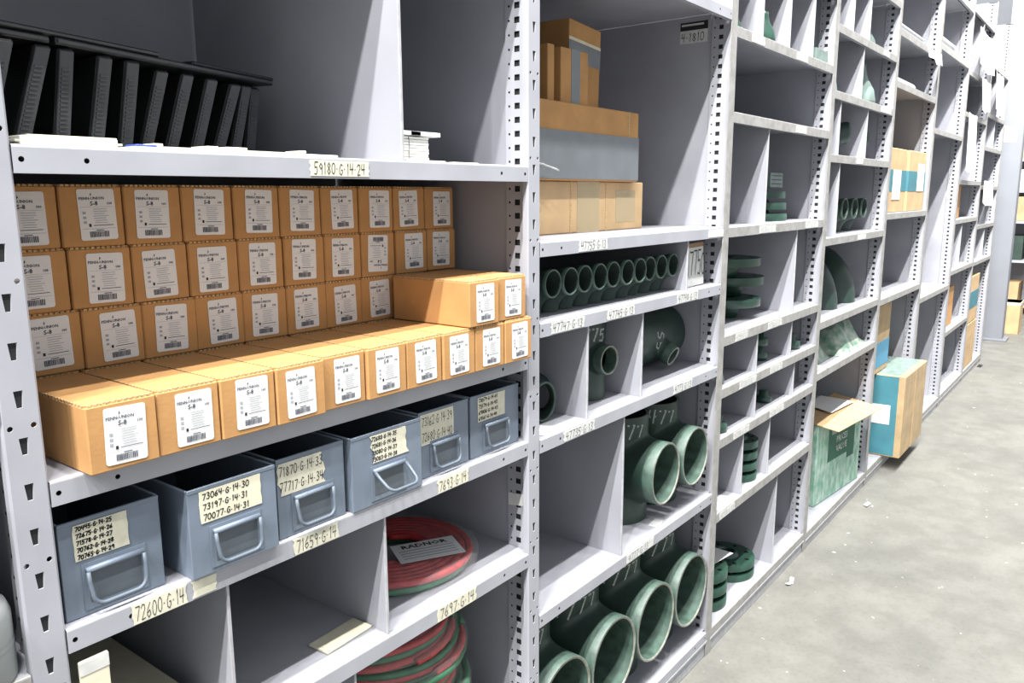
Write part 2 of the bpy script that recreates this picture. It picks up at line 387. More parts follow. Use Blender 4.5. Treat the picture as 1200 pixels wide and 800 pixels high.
for x, lo, hi in ((6.85, 'd', 'c2'), (6.85, 'b', 'a'), (6.85, 'a', 't'), (6.85, 'e', 'd')): B8.div(x, lo, hi)
B1.lab('a', .39, .499, '59180.G.14.24'); B1.lab('c', .092, .166, '72600.G.14', h=.025); B1.lab('c', .1705, .207, '', h=.022)
B1.lab('c', .328, .413, '71659.G.14', h=.024); B1.lab('c', .629, .712, '7693.G.14', h=.024); B1.lab('d', .622, .73, '7697.G.14', h=.025)
for k, x0, x1, t in (('a', 1.07, 1.186, '47755.G.13'), ('b', .969, 1.096, '47747.G.13'), ('b', 1.187, 1.314, '47745.G.13'), ('b', 1.532, 1.659, '47748.G.13'), ('c', 1.018, 1.143, '47735.G.13'), ('c', 1.529, 1.642, '4773.G.13'), ('d', 1.3, 1.443, '4777.G.13')):
    B2.lab(k, x0, x1, t, m='tapew', ink='ink2', h=.022)
B2.lab('a', 1.709, 1.81, '', m='tapew')
for k, x0, x1 in (('c', 2.082, 2.223), ('c', 2.516, 2.659), ('d', 1.93, 2.03), ('d', 2.2, 2.33), ('e', 1.98, 2.12), ('e', 2.24, 2.36), ('f', 1.95, 2.08), ('f', 2.26, 2.4), ('b', 2.36, 2.47), ('a', 1.95, 2.05), ('a', 2.33, 2.44), ('g', 1.87, 1.99)):
    B3.lab(k, x0, x1, '47'+random.choice(['62', '71', '38', '54'])+'.G.12', m='tapew', ink='ink3', h=.022)
for k, x0, x1 in (('c', 3.1, 3.2), ('d', 3.2, 3.33), ('a', 3.4, 3.5), ('b', 3.42, 3.6)): B4.lab(k, x0, x1, '', m='tapew')
# bay 2 top sticker and post tape
s_ = MB(); s_.plate([(-.042, -.016), (.04, -.016), (.04, .018), (-.042, .018)], [], .0006, M['tapew'], X=LEFT(W-.0012, .116, 1.826))
s_.plate([(-.042, .0185), (.04, .0185), (.04, .04), (-.042, .04)], [], .0007, M['black'], X=LEFT(W-.0012, .116, 1.826))
s_.plate([(-.038, .03), (.028, .03), (.028, .035), (-.038, .035)], [], .0010, M['tapew'], X=LEFT(W-.0012, .116, 1.826))
s_.strokes('4.1810', .022, .0022, M['ink'], lambda s, t: (W-.0022, .116+.038-s*.8, 1.826-.011+t))
s_.build('shelf_label', [c for c in kids(B2.root) if c.name.startswith('back')][0] if False else B2.root, 'black and white sticker with handwritten number on the side panel')
s_ = MB(); s_.plate([(.004, -.012), (.06, -.02), (.06, .006), (.004, .012)], [], .0006, M['tapew'], X=Matrix(((0, 0, -1, -.0072), (1, 0, 0, 0), (0, 1, 0, .79), (0, 0, 0, 1))))
o = s_.build('shelf_label', B2.root, 'crumpled white tape round the post')

# ------------------------------------------------------------------ brown cartons with white labels
BW, BH, BL = .0812, .0796, .184
def carton_meshes():
    b = MB(); b.cbox((-BW/2+.0004, 0, 0), (BW/2-.0004, BL, BH-.0022), M['card'], .0016); body = b.mesh('body')
    b = MB(); b.box((-BW/2+.0014, .003, BH-.0022), (BW/2-.0014, BL-.001, BH-.0004), M['card'])
    n = 11
    for k in range(n):   # cut fluting along the folded front edge
        x = -BW/2+.004+k*(BW-.008)/n; b.box((x, .0008, BH-.0028), (x+.0042, .0032, BH-.0002), M['kraft'])
    for k in range(22): 
        y = .006+k*(BL-.012)/22; b.box((-BW/2+.0006, y, BH-.0028), (-BW/2+.0022, y+.0042, BH-.0002), M['kraft'])
    lid = b.mesh('lid')
    b = MB(); lw, lh = .0478, .0655
    r = .003; P = []
    for cx, cy, a0 in ((lw/2-r, -lh/2+r, -90), (lw/2-r, lh/2-r, 0), (-lw/2+r, lh/2-r, 90), (-lw/2+r, -lh/2+r, 180)):
        for k in range(4): a = math.radians(a0+k*30); P.append((cx+r*math.cos(a), cy+r*math.sin(a)))
    b.plate(P, [], .0005, M['paper'], X=FRONT(0, 0, 0))
    def bar(x0, x1, z0, z1, m): b.add([(x0, -.0009, z0), (x1, -.0009, z0), (x1, -.0009, z1), (x0, -.0009, z1)], [(0, 1, 2, 3)], M[m])
    printed(b, 'PENN-UNION', M['ink2'], FRONT(-.006, -.0009, .0192), .0052, .00012)
    b.add([(-.0075, -.0009, .024), (-.0055, -.0009, .0255), (-.0065, -.0009, .0285)], [(0, 1, 2)], M['ink'])
    printed(b, 'S-8', M['ink2'], FRONT(-.0035, -.0009, .0118), .0078, .0002)
    printed(b, '100', M['ink2'], FRONT(.0165, -.0009, .0125), .0046, .0001)
    bar(-.0215, .0215, .0098, .0101, 'ink3')
    rs = random.Random(3)
    for k in range(7): bar(-.006+rs.uniform(0, .002), .012+rs.uniform(-.003, .003), .0066-k*.0029, .0073-k*.0029, 'ink3')
    for z in (.003, -.003, -.009): bar(-.019, -.015, z-.002, z+.001, 'ink3')
    bar(-.0125, -.0095, -.0155, -.0115, 'ink'); bar(-.007, .019, -.0142, -.0134, 'ink2'); bar(-.0215, .0215, -.0182, -.0178, 'ink3')
    bar(-.004, .006, -.0206, -.0196, 'ink2')
    x = -.0125
    while x < .011:
        w1 = rs.choice((.0004, .0007, .0011)); bar(x, x+w1, -.029, -.0215, 'ink2'); x += w1+rs.choice((.0004, .0006))
    return body, lid, b.mesh('label')
cb, cl, ck = carton_meshes()
root0 = thing('labelled_carton', 'x', 'carton'); k_ = [obj('body', cb, root0), obj('lid', cl, root0), obj('label', ck, root0)]
k_[2].location = (.002, -.0003, BH/2-.0005)
ct = [(c, []) for c in k_]
ORD = ['first', 'second', 'third', 'fourth', 'fifth', 'sixth', 'seventh', 'eighth', 'ninth', 'tenth']
first = True
def carton(x, y, z, label, group, rz=0, lrot=0., ldx=0., ldz=0.):
    global first
    if first: r = root0; r.location = (x, y, z); r.rotation_euler = (0, 0, rz); r['label'] = label; r['group'] = group; first = False; lab = k_[2]
    else: r = copy_thing(root0, ct, label, (x, y, z), rz, group); lab = [c for c in kids(r) if c.name.startswith('label')][0]
    lab.location = (.002+ldx, -.0003, BH/2-.0005+ldz); lab.rotation_euler = (0, lrot, 0)
    return r
zs = B1.zs['b']
g1 = 'cartons in the overhanging front row'
for k in range(10):
    yj = -.02+random.uniform(-.002, .002)+(.004 if k in (4,) else 0)
    carton(.0545+BW/2+.0003+k*.0822, yj, zs+.0004, f'brown carton with bright white label, {ORD[k]} from the left in the overhanging front row', g1, 0, random.uniform(-.03, .03), random.uniform(-.004, .004), random.uniform(-.001, .0015))
carton(.735, -.024, zs+BH+.0012, 'brown carton lying on top of the front row with its long side exposed', 'cartons stacked on the front row', .0, .0, 0)
carton(.8195, -.02, zs+BH+.0012, 'brown carton on top of the front row, right against the perforated post', 'cartons stacked on the front row', 0, .02)
for row, (x0, pit, n, nm) in enumerate(((.058, .0832, 9, 'hid'), (.066, .0806, 9, 'third'), (.055, .0827, 10, 'middle'), (.05, .0829, 10, 'top'))):
    for k in range(n):
        z = zs+.0004+row*(BH+.0004); y = .17+random.uniform(0, .004)
        if nm == 'hid': lb, gp = 'brown carton at the bottom of the back stack, hidden behind the front row', 'cartons hidden under the back stack'
        else: lb, gp = f'shaded labelled carton, {ORD[k]} from left in the {dict(third="lowest visible", middle="middle", top="topmost")[nm]} row of the back stack', 'cartons of the back stack'
        rot = random.uniform(-.03, .03); dx = random.uniform(-.005, .005)
        if nm == 'middle' and k == 7: rot = PI+.04; lb = 'shaded brown carton with its label stuck on upside down'
        carton(x0+BW/2+k*pit, y, z, lb, gp, random.uniform(-.008, .008)*.3, rot, dx, random.uniform(-.002, .002))

# ------------------------------------------------------------------ blue-grey bins
def bin_(x0, x1, y0, lines, label, lx, lz, lw, lh, open_handle=False, jag=.002, lm='tape'):
    w_ = x1-x0; h = .1165; dp = .26
    r = thing('metal_bin', label, 'bin', ((x0+x1)/2, y0, B1.zs['c']+.0006), 0, 'blue-grey metal bins')
    b = MB(); hw = w_/2; t = .0016
    b.cbox((-hw, .0016, 0), (-hw+t, dp, h), M['bin'], .0005); b.cbox((hw-t, .0016, 0), (hw, dp, h), M['bin'], .0005)
    b.box((-hw+t, dp-t, 0), (hw-t, dp, h), M['bin']); b.box((-hw+t, .0016, 0), (hw-t, dp-t, t), M['bin'])
    b.tube([(-hw+.001, .004, h), (-hw+.001, dp-.002, h)], .0016, M['bin'], 6); b.tube([(hw-.001, .004, h), (hw-.001, dp-.002, h)], .0016, M['bin'], 6)
    b.build('tray', r)
    b = MB(); b.cbox((-hw, 0, 0), (hw, .0016, h), M['bin'], .0006)
    b.cbox((-hw, -.0006, h-.004), (hw, .003, h+.0012), M['bin'], .0006)
    fr = b.build('front', r)
    # pressed handle recess
    pw = min(.066, w_*.56); zc = .035; b = MB()
    b.plate([(-pw/2-.005, -.0285), (pw/2+.005, -.0285), (pw/2+.005, .028), (-pw/2-.005, .028)], [], .0008, M['bin'], X=FRONT(0, -.0002, zc))
    b.plate([(-pw/2+.002, -.02), (pw/2-.002, -.02), (pw/2-.002, .018), (-pw/2+.002, .018)], [], .0004, M['binin'], X=FRONT(0, -.0011, zc))
    b.build('handle_plate', r)
    b = MB(); b.tube([(-pw/2-.001, -.0035, zc+.0205), (pw/2+.001, -.0035, zc+.0205)], .0036, M['bin'], 10); b.build('hinge_barrel', r)
    b = MB(); rr = .0026; q = pw/2; L = .041
    P = [(-q, 0), (-q, -.012), (-q+.0015, -L+.014)] + [(-q+.0015+.013*(1-math.cos(a)), -L+.013-.013*math.sin(a)) for a in [PI/2*k/5 for k in range(6)]]
    P = P + [(-x, z) for x, z in P[::-1]]
    ang = math.radians(52) if open_handle else math.radians(8)
    b.tube([(x, -.006+z*math.sin(ang), zc+.019+z*math.cos(ang)) for x, z in P], rr, M['wire'], 8)
    b.build('handle', r, 'steel wire pull handle')
    b = MB(); P = torn(-lw/2, lw/2, -lh/2, lh/2, jag)
    b.plate(P, [], .0005, M[lm], X=FRONT(lx, -.0004, lz))
    n = len(lines); hh = lh/n*.56
    for i, tx in enumerate(lines):
        un = sum(GW.get(c, .55)+.2 for c in tx); k = min(1, lw*.9/(un*hh)); zz = lz+lh/2-(i+.5)*lh/n-hh/2
        b.strokes(tx, hh, .0013, M['ink'], lambda s, t, k=k, zz=zz: (lx-lw*.45+s*k, -.0012, zz+t), gap=.2, jit=.08)
    b.build('bin_label', r, 'masking tape with handwritten part numbers')
    return r
bin_(.027, .146, .014, ['70445.G.14.25', '72675.G.14.26', '71578.G.14.27', '70762.G.14.28', '70765.G.14.29'], 'blue-grey bin next to the left post, label with five handwritten lines', -.012, .09, .064, .043)
bin_(.172, .302, -.006, ['73064.G.14.30', '73197.G.14.31', '70077.G.14.31'], 'blue-grey bin pulled forward, wrinkled label with three handwritten lines', -.004, .091, .092, .042, lm='cream')
bin_(.312, .433, .006, ['71870.G.14.33', '77717.G.14.34'], 'third blue-grey bin, torn label with two lines ending in 33 and 34', -.018, .087, .086, .047, jag=.008)
bin_(.441, .592, -.002, ['72688.G.14.35', '72681.G.14.36', '73080.G.14.37', '73083.G.14.38'], 'blue-grey bin with its wire handle lifted outward', .004, .09, .086, .044, True, jag=.012)
bin_(.605, .734, .017, ['73162.G.14.39', '72680.G.14.40'], 'fifth blue-grey bin with a two-line label at its left top', -.018, .086, .086, .054)
bin_(.741, .886, .018, ['73079.G.14.41', '73179.G.14.42', '69806.G.14.43', '69161.G.14.44'], 'rightmost blue-grey bin, label with four lines, beside the perforated post', -.012, .089, .083, .046)

# ------------------------------------------------------------------ top shelf of bay 1: ribbed black cases, papers, small boxes
za = B1.zs['a']
def ribbed_case(xb, y, h, t, lean, label, dp=.16):
    r = thing('ribbed_case', label, 'binder', (xb, y, za+.0008), 0, 'black ribbed cases leaning in a row')
    sh = Matrix(((1, 0, math.tan(lean), 0), (0, 1, 0, 0), (0, 0, 1, 0), (0, 0, 0, 1)))
    b = MB(); b.cbox((-t/2, .004, 0), (t/2, dp, h), M['black'], .002, X=sh); b.build('cover', r)
    b = MB(); b.cbox((-t/2+.001, 0, .002), (t/2-.001, .004, h-.003), M['blackr'], .001, X=sh)
    n = 16
    for k in range(n):
        z = h*.14+k*h*.68/n; b.box((-t/2+.004, -.0014, z), (t/2-.006, 0, z+h*.022), M['blackr'], X=sh)
    b.build('spine', r); return r
spots = [(.02, .10), (.065, .12), (.115, .13), (.16, .14), (.205, .155), (.245, .18), (.287, .19), (.332, .2), (.377, .215), (.42, .235), (.462, .255)]
hts = [.118, .12, .121, .12, .121, .118, .119, .118, .117, .12, .121]
for k, ((x, y), h) in enumerate(zip(spots, hts)):
    ribbed_case(x+.012, y, h, .019, math.radians([16, 17, 8, 11, 10, 17, 18, 18, 20, 15, 9][k]), f'black ribbed case leaning on the top shelf, {ORD[k] if k < 10 else "eleventh"} from the left post')
def flat_case(x0, y0, z, L, dp, t, rz, label, tilt=0):
    r = thing('flat_case', label, 'binder', (x0, y0, z), rz, 'black cases lying flat on the ribbed cases')
    X = Matrix.Rotation(tilt, 4, 'Y')
    b = MB(); b.cbox((0, 0, 0), (L, dp, t), M['black'], .0015, X=X); b.build('cover', r)
    b = MB(); b.cbox((.002, -.0016, t*.25), (L-.002, 0, t*.75), M['blackr'], .0004, X=X); b.build('spine', r)
flat_case(.045, .11, za+.124, .08, .17, .008, .2, 'black flat case lying on the ribbed cases nearest the left post')
flat_case(.131, .128, za+.1245, .4, .17, .0085, .28, 'long black flat case lying across the ribbed cases')
flat_case(.06, .113, za+.1335, .235, .16, .007, .27, 'topmost black flat case on the pile beside the left post')
flat_case(.35, .2, za+.1335, .185, .15, .006, .29, 'thin black flat case lying furthest right on the ribbed cases')
b = MB()
for i, (a, c_, z0, z1) in enumerate(((.034, .135, .0005, .003), (.03, .142, .0032, .0056), (.036, .138, .0058, .0098), (.045, .139, .01, .0118))):
    b.cbox((a, .012+i*.003, z0), (c_, .075, z1), M['cream'] if i % 2 else M['paper'], .0004)
o = b.build('paper_stack'); o.location.z = za; tag(o, 'small stack of yellowed papers at the left end of the top shelf', 'papers')
r = thing('clear_sleeve', 'clear plastic sleeve of documents lying along the top shelf edge', 'document sleeve', (.155, .014, za+.0004))
b = MB(); b.cbox((0, 0, 0), (.3, .085, .0035), M['clear'], .001); b.build('sleeve', r)
b = MB(); b.box((.01, .006, .0036), (.22, .08, .0048), M['cream']); b.build('papers', r)
b = MB(); b.cbox((.004, .004, .0037), (.03, .03, .0062), M['blue'], .001); b.build('clip', r, 'blue plastic clip')
for x, wd in ((.03, .012), (.1, .016), (.128, .03), (.245, .008)): b = MB(); b.cbox((x, .012, .0049), (x+wd, .05, .0085), M['cream'], .0008); b.build('tag', r)
for (x0, x1, y0, y1, z0, z1, lb) in ((.612, .644, .06, .11, .0005, .052, 'stack of small white index cards behind the top shelf divider'), (.6465, .692, .06, .12, .0005, .04, 'small ribbed white box on the top shelf, right of the index cards')):
    b = MB()
    if 'index' in lb:
        for k in range(9): b.cbox((x0+random.uniform(-.001, .001), y0, z0+k*.0048), (x1+random.uniform(-.001, .001), y1, z0+k*.0048+.0042), M['paper'], .0004)
        b.cbox((x0, y0-.004, .0445), (x1+.026, y1, .0515), M['paper'], .0006)
        o = b.build('card_stack'); tag(o, lb, 'cards')
    else:
        b.cbox((x0, y0, z0), (x1, y1, z1), M['paper'], .0006)
        for k in range(9): b.box((x0+.003+k*.0047, y0-.0006, z0+.002), (x0+.0055+k*.0047, y0, z1-.003), M['paper'])
        b.cbox((x0-.001, y0-.001, z1), (x1+.001, y1, z1+.0012), M['tapew'], .0003)
        o = b.build('white_box'); tag(o, lb, 'box')
    o.location.z = za
b = MB(); b.cbox((.604, .014, .0004), (.7, .05, .0034), M['cream'], .0005, X=Matrix.Rotation(.02, 4, 'Z')); o = b.build('paper_sheet'); o.location.z = za; tag(o, 'curled cream paper lying in front of the index cards', 'paper')
b = MB(); b.cbox((.712, .02, .0004), (.775, .055, .0022), M['paper'], .0005); o = b.build('paper_sheet'); o.location.z = za; tag(o, 'flat white paper near the right end of the top shelf', 'paper')

# ------------------------------------------------------------------ shelf d of bay 1: lid, cardboard, hoses
zd = B1.zs['d']
r = thing('file_box', 'pale cream box with open flap behind the left post, under the bins', 'box', (.03, .02, zd+.0006))
b = MB(); b.cbox((0, .06, 0), (.175, .3, .03), M['cream'], .002); b.build('body', r)
b = MB(); b.cbox((.0, -.017, .002), (.034, -.0135, .19), M['cream'], .001); b.box((.0, -.0176, .172), (.034, -.017, .188), M['tapew']); b.build('flap', r)
b = MB(); b.cbox((.036, -.016, 0), (.19, .05, .0012), M['paper'], .0003); b.build('sheet', r)
b = MB(); b.cbox((-.05, -.022, 0), (.05, .022, .0045), M['cream'], .001); o = b.build('cardboard_piece'); o.location = (.458, .062, zd+.0006); o.rotation_euler.z = .06; tag(o, 'small cream cardboard strip lying beside the middle divider', 'cardboard')
def hose_coil(cx, cy, z, R, layers, label, paper=False, rz=0., seed=1):
    r = thing('hose_coil', label, 'hose', (cx, cy, z), rz, 'coils of red and green twin hose')
    rad = .0072; rs = random.Random(seed); H = 0
    for i in range(layers):
        nm, mm = (('green_hose', 'hoseg'), ('red_hose', 'red'))[(i+(seed if layers > 2 else 0)) % 2]
        b = MB(); P = []; dx, dy = rs.uniform(-.004, .004), rs.uniform(-.004, .004)
        for k in range(7*30+1):   # flat spiral lay
            a = 2*PI*k/30+i; rr = R-rad-(k/30)*rad*1.98-(i % 2)*.002; P.append((dx+rr*math.cos(a), dy+rr*math.sin(a), rad+i*rad*1.86+.0012*math.sin(3*a+i)))
        b.tube(P, rad, M[mm], 8); b.build(nm, r)
        H = rad*2+i*rad*1.86+.0012
    b = MB(); b.lathe([(R*.3, .0005), (R*.9, -.0004), (R*1.006, H*.25), (R*1.006, H*.75), (R*.96, H+.002), (R*.4, H+.001)], M['wrap'], 44)
    for v in range(len(b.v)):
        x, y, zz_ = b.v[v]; k = 1+rs.uniform(0, .012); b.v[v] = (x*k, y*k, zz_+rs.uniform(0, .0012))
    b.build('plastic_wrap', r, 'clear plastic wrap')
    if paper:
        b = MB(); X = Matrix.Translation((.02, -.075, H+.0045)) @ Matrix.Rotation(-.5, 4, 'Z')
        b.box((-.065, -.04, 0), (.065, .042, .0006), M['paper'], X=X)
        for k in range(4): b.box((-.055, .006-k*.011, .0006), (.055, .009-k*.011, .0011), M['ink3'], X=X)
        printed(b, 'RADNOR', M['ink'], X @ Matrix.Translation((0, .018, .0011)), .022, .0005)
        b.build('product_label', r, 'white product sheet tucked under the wrap')
    return r, H+.0035
hose_coil(.712, .2, zd+.0012, .168, 2, 'red hose coil with a white product sheet, alone on the shelf above the coil pile', True)
ze = B1.zs['e']; z = ze+.0016
for k, (dx, dy, R) in enumerate(((.012, 0, .168), (.0, .006, .163), (.01, -.004, .17), (-.006, .004, .164), (.004, -.002, .168), (-.014, .004, .165))):
    lb = ['bottom coil of red and green hose in the pile below the hose shelf', 'second lowest wrapped hose coil in the pile', 'third wrapped hose coil from the bottom of the pile', 'third wrapped hose coil from the top of the pile', 'wrapped hose coil second from the top of the pile', 'topmost wrapped hose coil right under the shelf lip'][k]
    _, H = hose_coil(.668+dx, .2+dy, z, R, 3, lb, rz=k*.9, seed=k+4); z += H+.0015
# ------------------------------------------------------------------ pipe fittings
def tee_meshes(R, r, L, Lo, t=.007, n=56):
    """standing tee: run along z from 0 to 2L, outlet towards -y ending at -Lo"""
    zc = L; run = MB(); H = 2*L; nz = 40
    def wall(rad, mm, flip):
        vs = [(rad*math.cos(2*PI*k/n), rad*math.sin(2*PI*k/n), H*i/nz) for i in range(nz+1) for k in range(n)]
        fs = []
        for i in range(nz):
            for k in range(n):
                a = 2*PI*(k+.5)/n; x, y, zz = rad*math.cos(a), rad*math.sin(a), H*(i+.5)/nz
                if y < 0 and x*x+(zz-zc)**2 < (r*.93)**2: continue
                q = (i*n+k, i*n+(k+1) % n, (i+1)*n+(k+1) % n, (i+1)*n+k); fs.append(q[::-1] if flip else q)
        run.add(vs, fs, mm, True)
    wall(R, M['green'], False); wall(R-t, M['greenin'], True)
    for z0, s in ((0, 1), (H, -1)):
        run.lathe([(R-t, z0), (R-.002, z0)][::1 if s < 0 else -1], M['rim'], n, smooth=False); 
        run.lathe([(R-.002, z0), (R, z0+s*.004)][::1 if s < 0 else -1], M['rim'], n)
    out = MB(); N = 44; rows = []
    def on_run(rr, a):
        x = rr*math.cos(a); x = max(-R*.985, min(R*.985, x)); return (x, -math.sqrt(R*R-x*x), zc+rr*math.sin(a))
    for i in range(9):
        u = i/8; ring = []
        for k in range(N):
            a = 2*PI*k/N; A = Vector((r*math.cos(a), -Lo+.014, zc+r*math.sin(a))); C = Vector(on_run(min(r*1.18, r+.02), a))
            Bp = Vector(on_run(r*1.0, a)); Bp.y = min(Bp.y, C.y)-.004
            ring.append(A*(1-u)**2+Bp*2*u*(1-u)+C*u*u)
        rows.append(ring)
    vs = [p for rg in rows for p in rg]
    out.add(vs, [(i*N+k, (i+1)*N+k, (i+1)*N+(k+1) % N, i*N+(k+1) % N) for i in range(8) for k in range(N)], M['green'], True)
    X = Matrix.Translation((0, -Lo, zc)) @ Matrix.Rotation(-PI/2, 4, 'X')    # local z -> world +y
    out.lathe([(r, Lo-R*.55), (r, .026)][:0] or [(r, .014), (r, .003)], M['green'], N, X=X)
    out.build_rim = None
    rim = MB(); rim.lathe([(r+.0003, .03), (r+.0003, .0032), (r-.0014, .0004)], M['greenl'], N, X=X)
    rim.lathe([(r-.0014, .0004), (r-t+.001, 0), (r-t, .003)], M['rim'], N, X=X)
    ins = [(r-t, .003), (r-t, max(.02, Lo-math.sqrt(max(R*R-(r*.8)**2, 1e-6))))]
    rim.lathe(ins, M['greenl'], N, X=X)
    return run.mesh('run'), out.mesh('outlet'), rim.mesh('rim')
_mark = {}
def chalk_mesh(R, text, h, z0, a0):
    b = MB()
    b.strokes(text, h, .0046, M['chalk'], lambda s, t: ((R+.0006)*math.cos(a0+s/R), (R+.0006)*math.sin(a0+s/R), z0+t), jit=.12, gap=.25)
    return b.mesh('chalk_mark')
def tee(ms, x, y, z, label, mark=None, rz=0, group=None):
    r = thing('pipe_tee', label, 'pipe tee', (x, y, z), rz, group)
    obj('run', ms[0], r); o = obj('outlet', ms[1], r); obj('rim', ms[2], o)
    if mark: obj('chalk_mark', mark, r, 'chalked number')
    return r
T8 = tee_meshes(.1095, .1095*.98, .178, .178, .008); C8 = chalk_mesh(.1095, '4777', .042, .29, math.radians(207))
zb2 = B2.zs['base']+.0008
for k, x in enumerate((1.045, 1.2655, 1.486, 1.7065)):
    tee(T8, x, .184, zb2, ['big green pipe tee on the lowest shelf, half hidden behind the perforated post', 'big green pipe tee, second from the left on the lowest shelf', 'big green pipe tee, third from the left on the lowest shelf', 'big green pipe tee on the lowest shelf, next to the right-hand post'][k], C8, 0, 'largest green pipe tees on the lowest shelf')
T6 = tee_meshes(.084, .083, .146, .15, .006); C6 = chalk_mesh(.084, '477', .036, .238, math.radians(206))
zd2 = B2.zs['d']+.0008
tee(T6, 1.508, .152, zd2, 'medium green pipe tee on the second lowest shelf, nearer the divider', C6, .02, 'medium green pipe tees')
tee(T6, 1.69, .152, zd2, 'medium green pipe tee on the second lowest shelf, against the right-hand post', C6, 0, 'medium green pipe tees')
T4 = tee_meshes(.057, .036, .1, .084, .0055); C4 = chalk_mesh(.057, '4775', .028, .146, math.radians(196))
tee(T4, 1.288, .128, B2.zs['c']+.0008, 'small standing green reducing tee between two dividers', C4, -.1)
# lying reducing tee on shelf c
T6b = tee_meshes(.084, .03, .127, .12, .006); C5 = chalk_mesh(.084, 'S5', .035, .08, math.radians(230))
r = tee(T6b, 1.56, .19, B2.zs['c']+.0858, 'dark green reducing tee lying on its side with a small outlet facing forward', C5)
r.rotation_euler = (Matrix.Rotation(.4, 3, 'X') @ Matrix(((0, 0, 1), (0, 1, 0), (-1, 0, 0)))).to_euler()   # run along +x
def elbow_mb(R, r, t, mouth='rim', n=28, seg=12):
    """90 degree elbow: opening at -y, leg down to z=0; bend radius R"""
    b = MB()
    pts = [(0, -R, R)] + [(0, -R*(1-math.sin(a))*1 if False else -(R-R*math.sin(a)), R-(R-R*math.cos(a))) for a in [PI/2*k/seg for k in range(seg+1)]][:0]
    P = [Vector((0, -R+R*math.sin(a), R*math.cos(a))) for a in [PI/2*k/seg for k in range(seg+1)]]   # centre at (0,-R,0)
    def ring(i, rad):
        a = PI/2*i/seg; rd = Vector((0, math.sin(a), math.cos(a))); q = Vector((1, 0, 0))
        return [P[i]+(q*math.cos(2*PI*k/n)+rd*math.sin(2*PI*k/n))*rad for k in range(n)]
    for rad, mm, fl in ((r, M['green'], 0), (r-t, M['greenin'], 1)):
        vs = [p for i in range(seg+1) for p in ring(i, rad)]
        fs = [(i*n+k, i*n+(k+1) % n, (i+1)*n+(k+1) % n, (i+1)*n+k) for i in range(seg) for k in range(n)]
        b.add(vs, [f[::-1] for f in fs] if fl else fs, mm, True)
    rim = MB(); X = Matrix.Translation((0, -R, R)) @ Matrix.Rotation(-PI/2, 4, 'X')
    rim.lathe([(r+.0004, .007), (r+.0004, 0), (r-t*.3, -.0014), (r-t, 0), (r-t, .003)], M['greenl'], n, X=X)
    b2 = MB(); b2.lathe([(r, 0), (r-t, 0)], M['rim'], n, smooth=False)
    b.lathe([(r, 0), (r-t, 0)], M['rim'], n, smooth=False)
    return b.mesh('bend'), rim.mesh('rim')
E2 = elbow_mb(.068, .0295, .0032)
def elbow(ms, loc, label, group=None, rot=None, rz=0):
    r = thing('pipe_elbow', label, 'pipe elbow', loc, rz, group)
    if rot: r.rotation_euler = rot
    obj('bend', ms[0], r); obj('rim', ms[1], r, 'pale green opening'); return r
for k in range(10):
    nm = ['leftmost elbow of the row, beside the perforated post', 'second elbow of the row from the left', 'third elbow of the row from the left', 'fourth elbow of the row from the left', 'fifth elbow of the row from the left', 'fifth elbow of the row from the right', 'fourth elbow of the row from the right', 'third elbow of the row from the right', 'second elbow of the row from the right', 'last elbow of the row, against the divider'][k]
    elbow(E2, (1.022+k*.0603, .096+random.uniform(-.003, .003), B2.zs['b']+.0008), 'green pipe ' + nm, 'small green elbows in a row')
E3 = elbow_mb(.1, .0445, .005); E3S = elbow_mb(.068, .0445, .005)
elbow(E3S, (1.112, .135, B2.zs['c']+.046), 'dark green elbow lying in the shaded cell beside the perforated post', rot=(0, -PI/2, 0))
# card sign
b = MB(); X = FRONT(0, 0, 0); b.plate([(-.055, 0), (.055, .002), (.055, .118), (-.055, .116)], [], .0016, M['tapew'], X=X)
b.plate([(-.055, .104), (.055, .106), (.055, .118), (-.055, .116)], [], .0022, M['brick'], X=X)
b.strokes('17750', .062, .004, M['ink'], lambda s, t: (-.05+s*.56, -.0028, .03+t), jit=.03, gap=.15)
o = b.build('number_card'); o.location = (1.71, .035, B2.zs['b']+.001); o.rotation_euler.x = -.04; tag(o, 'whitish card with big handwritten 17750 standing at the end of the elbow row', 'card')

# ------------------------------------------------------------------ boxes on shelf a of bay 2
za2 = B2.zs['a']
r = thing('taped_carton', 'wide tan carton wrapped in clear tape, lowest of the pile beside the post', 'carton', (.96, .148, za2+.0006))
b = MB(); b.cbox((0, 0, 0), (.652, .36, .12), M['card2'], .002); b.build('body', r)
for x0, x1, z0, z1 in ((.0, .16, 0, .12), (.33, .43, 0, .12), (.51, .61, .02, .1)): b = MB(); b.box((x0, -.0008, z0), (x1, 0, z1), M['clip']); b.build('clear_tape', r)
for x in (.3, .46): b = MB(); b.box((x, -.001, 0), (x+.006, 0, .1205), M['kraft']); b.build('seam', r)
r = thing('long_carton', 'long brown carton bound with wide grey tape, in the middle of the pile', 'carton', (.955, .132, za2+.1214))
b = MB(); b.cbox((0, 0, 0), (.597, .34, .172), M['card'], .002); b.build('body', r)
b = MB(); b.box((-.0008, -.0012, .004), (.5982, 0, .11), M['greyt']); b.box((.5972, 0, .004), (.5984, .34, .11), M['greyt']); b.build('grey_tape', r, 'wide grey tape')
b = MB(); b.box((.545, -.0005, .11), (.551, 0, .172), M['kraft']); b.build('seam', r)
zz = za2+.1214+.173
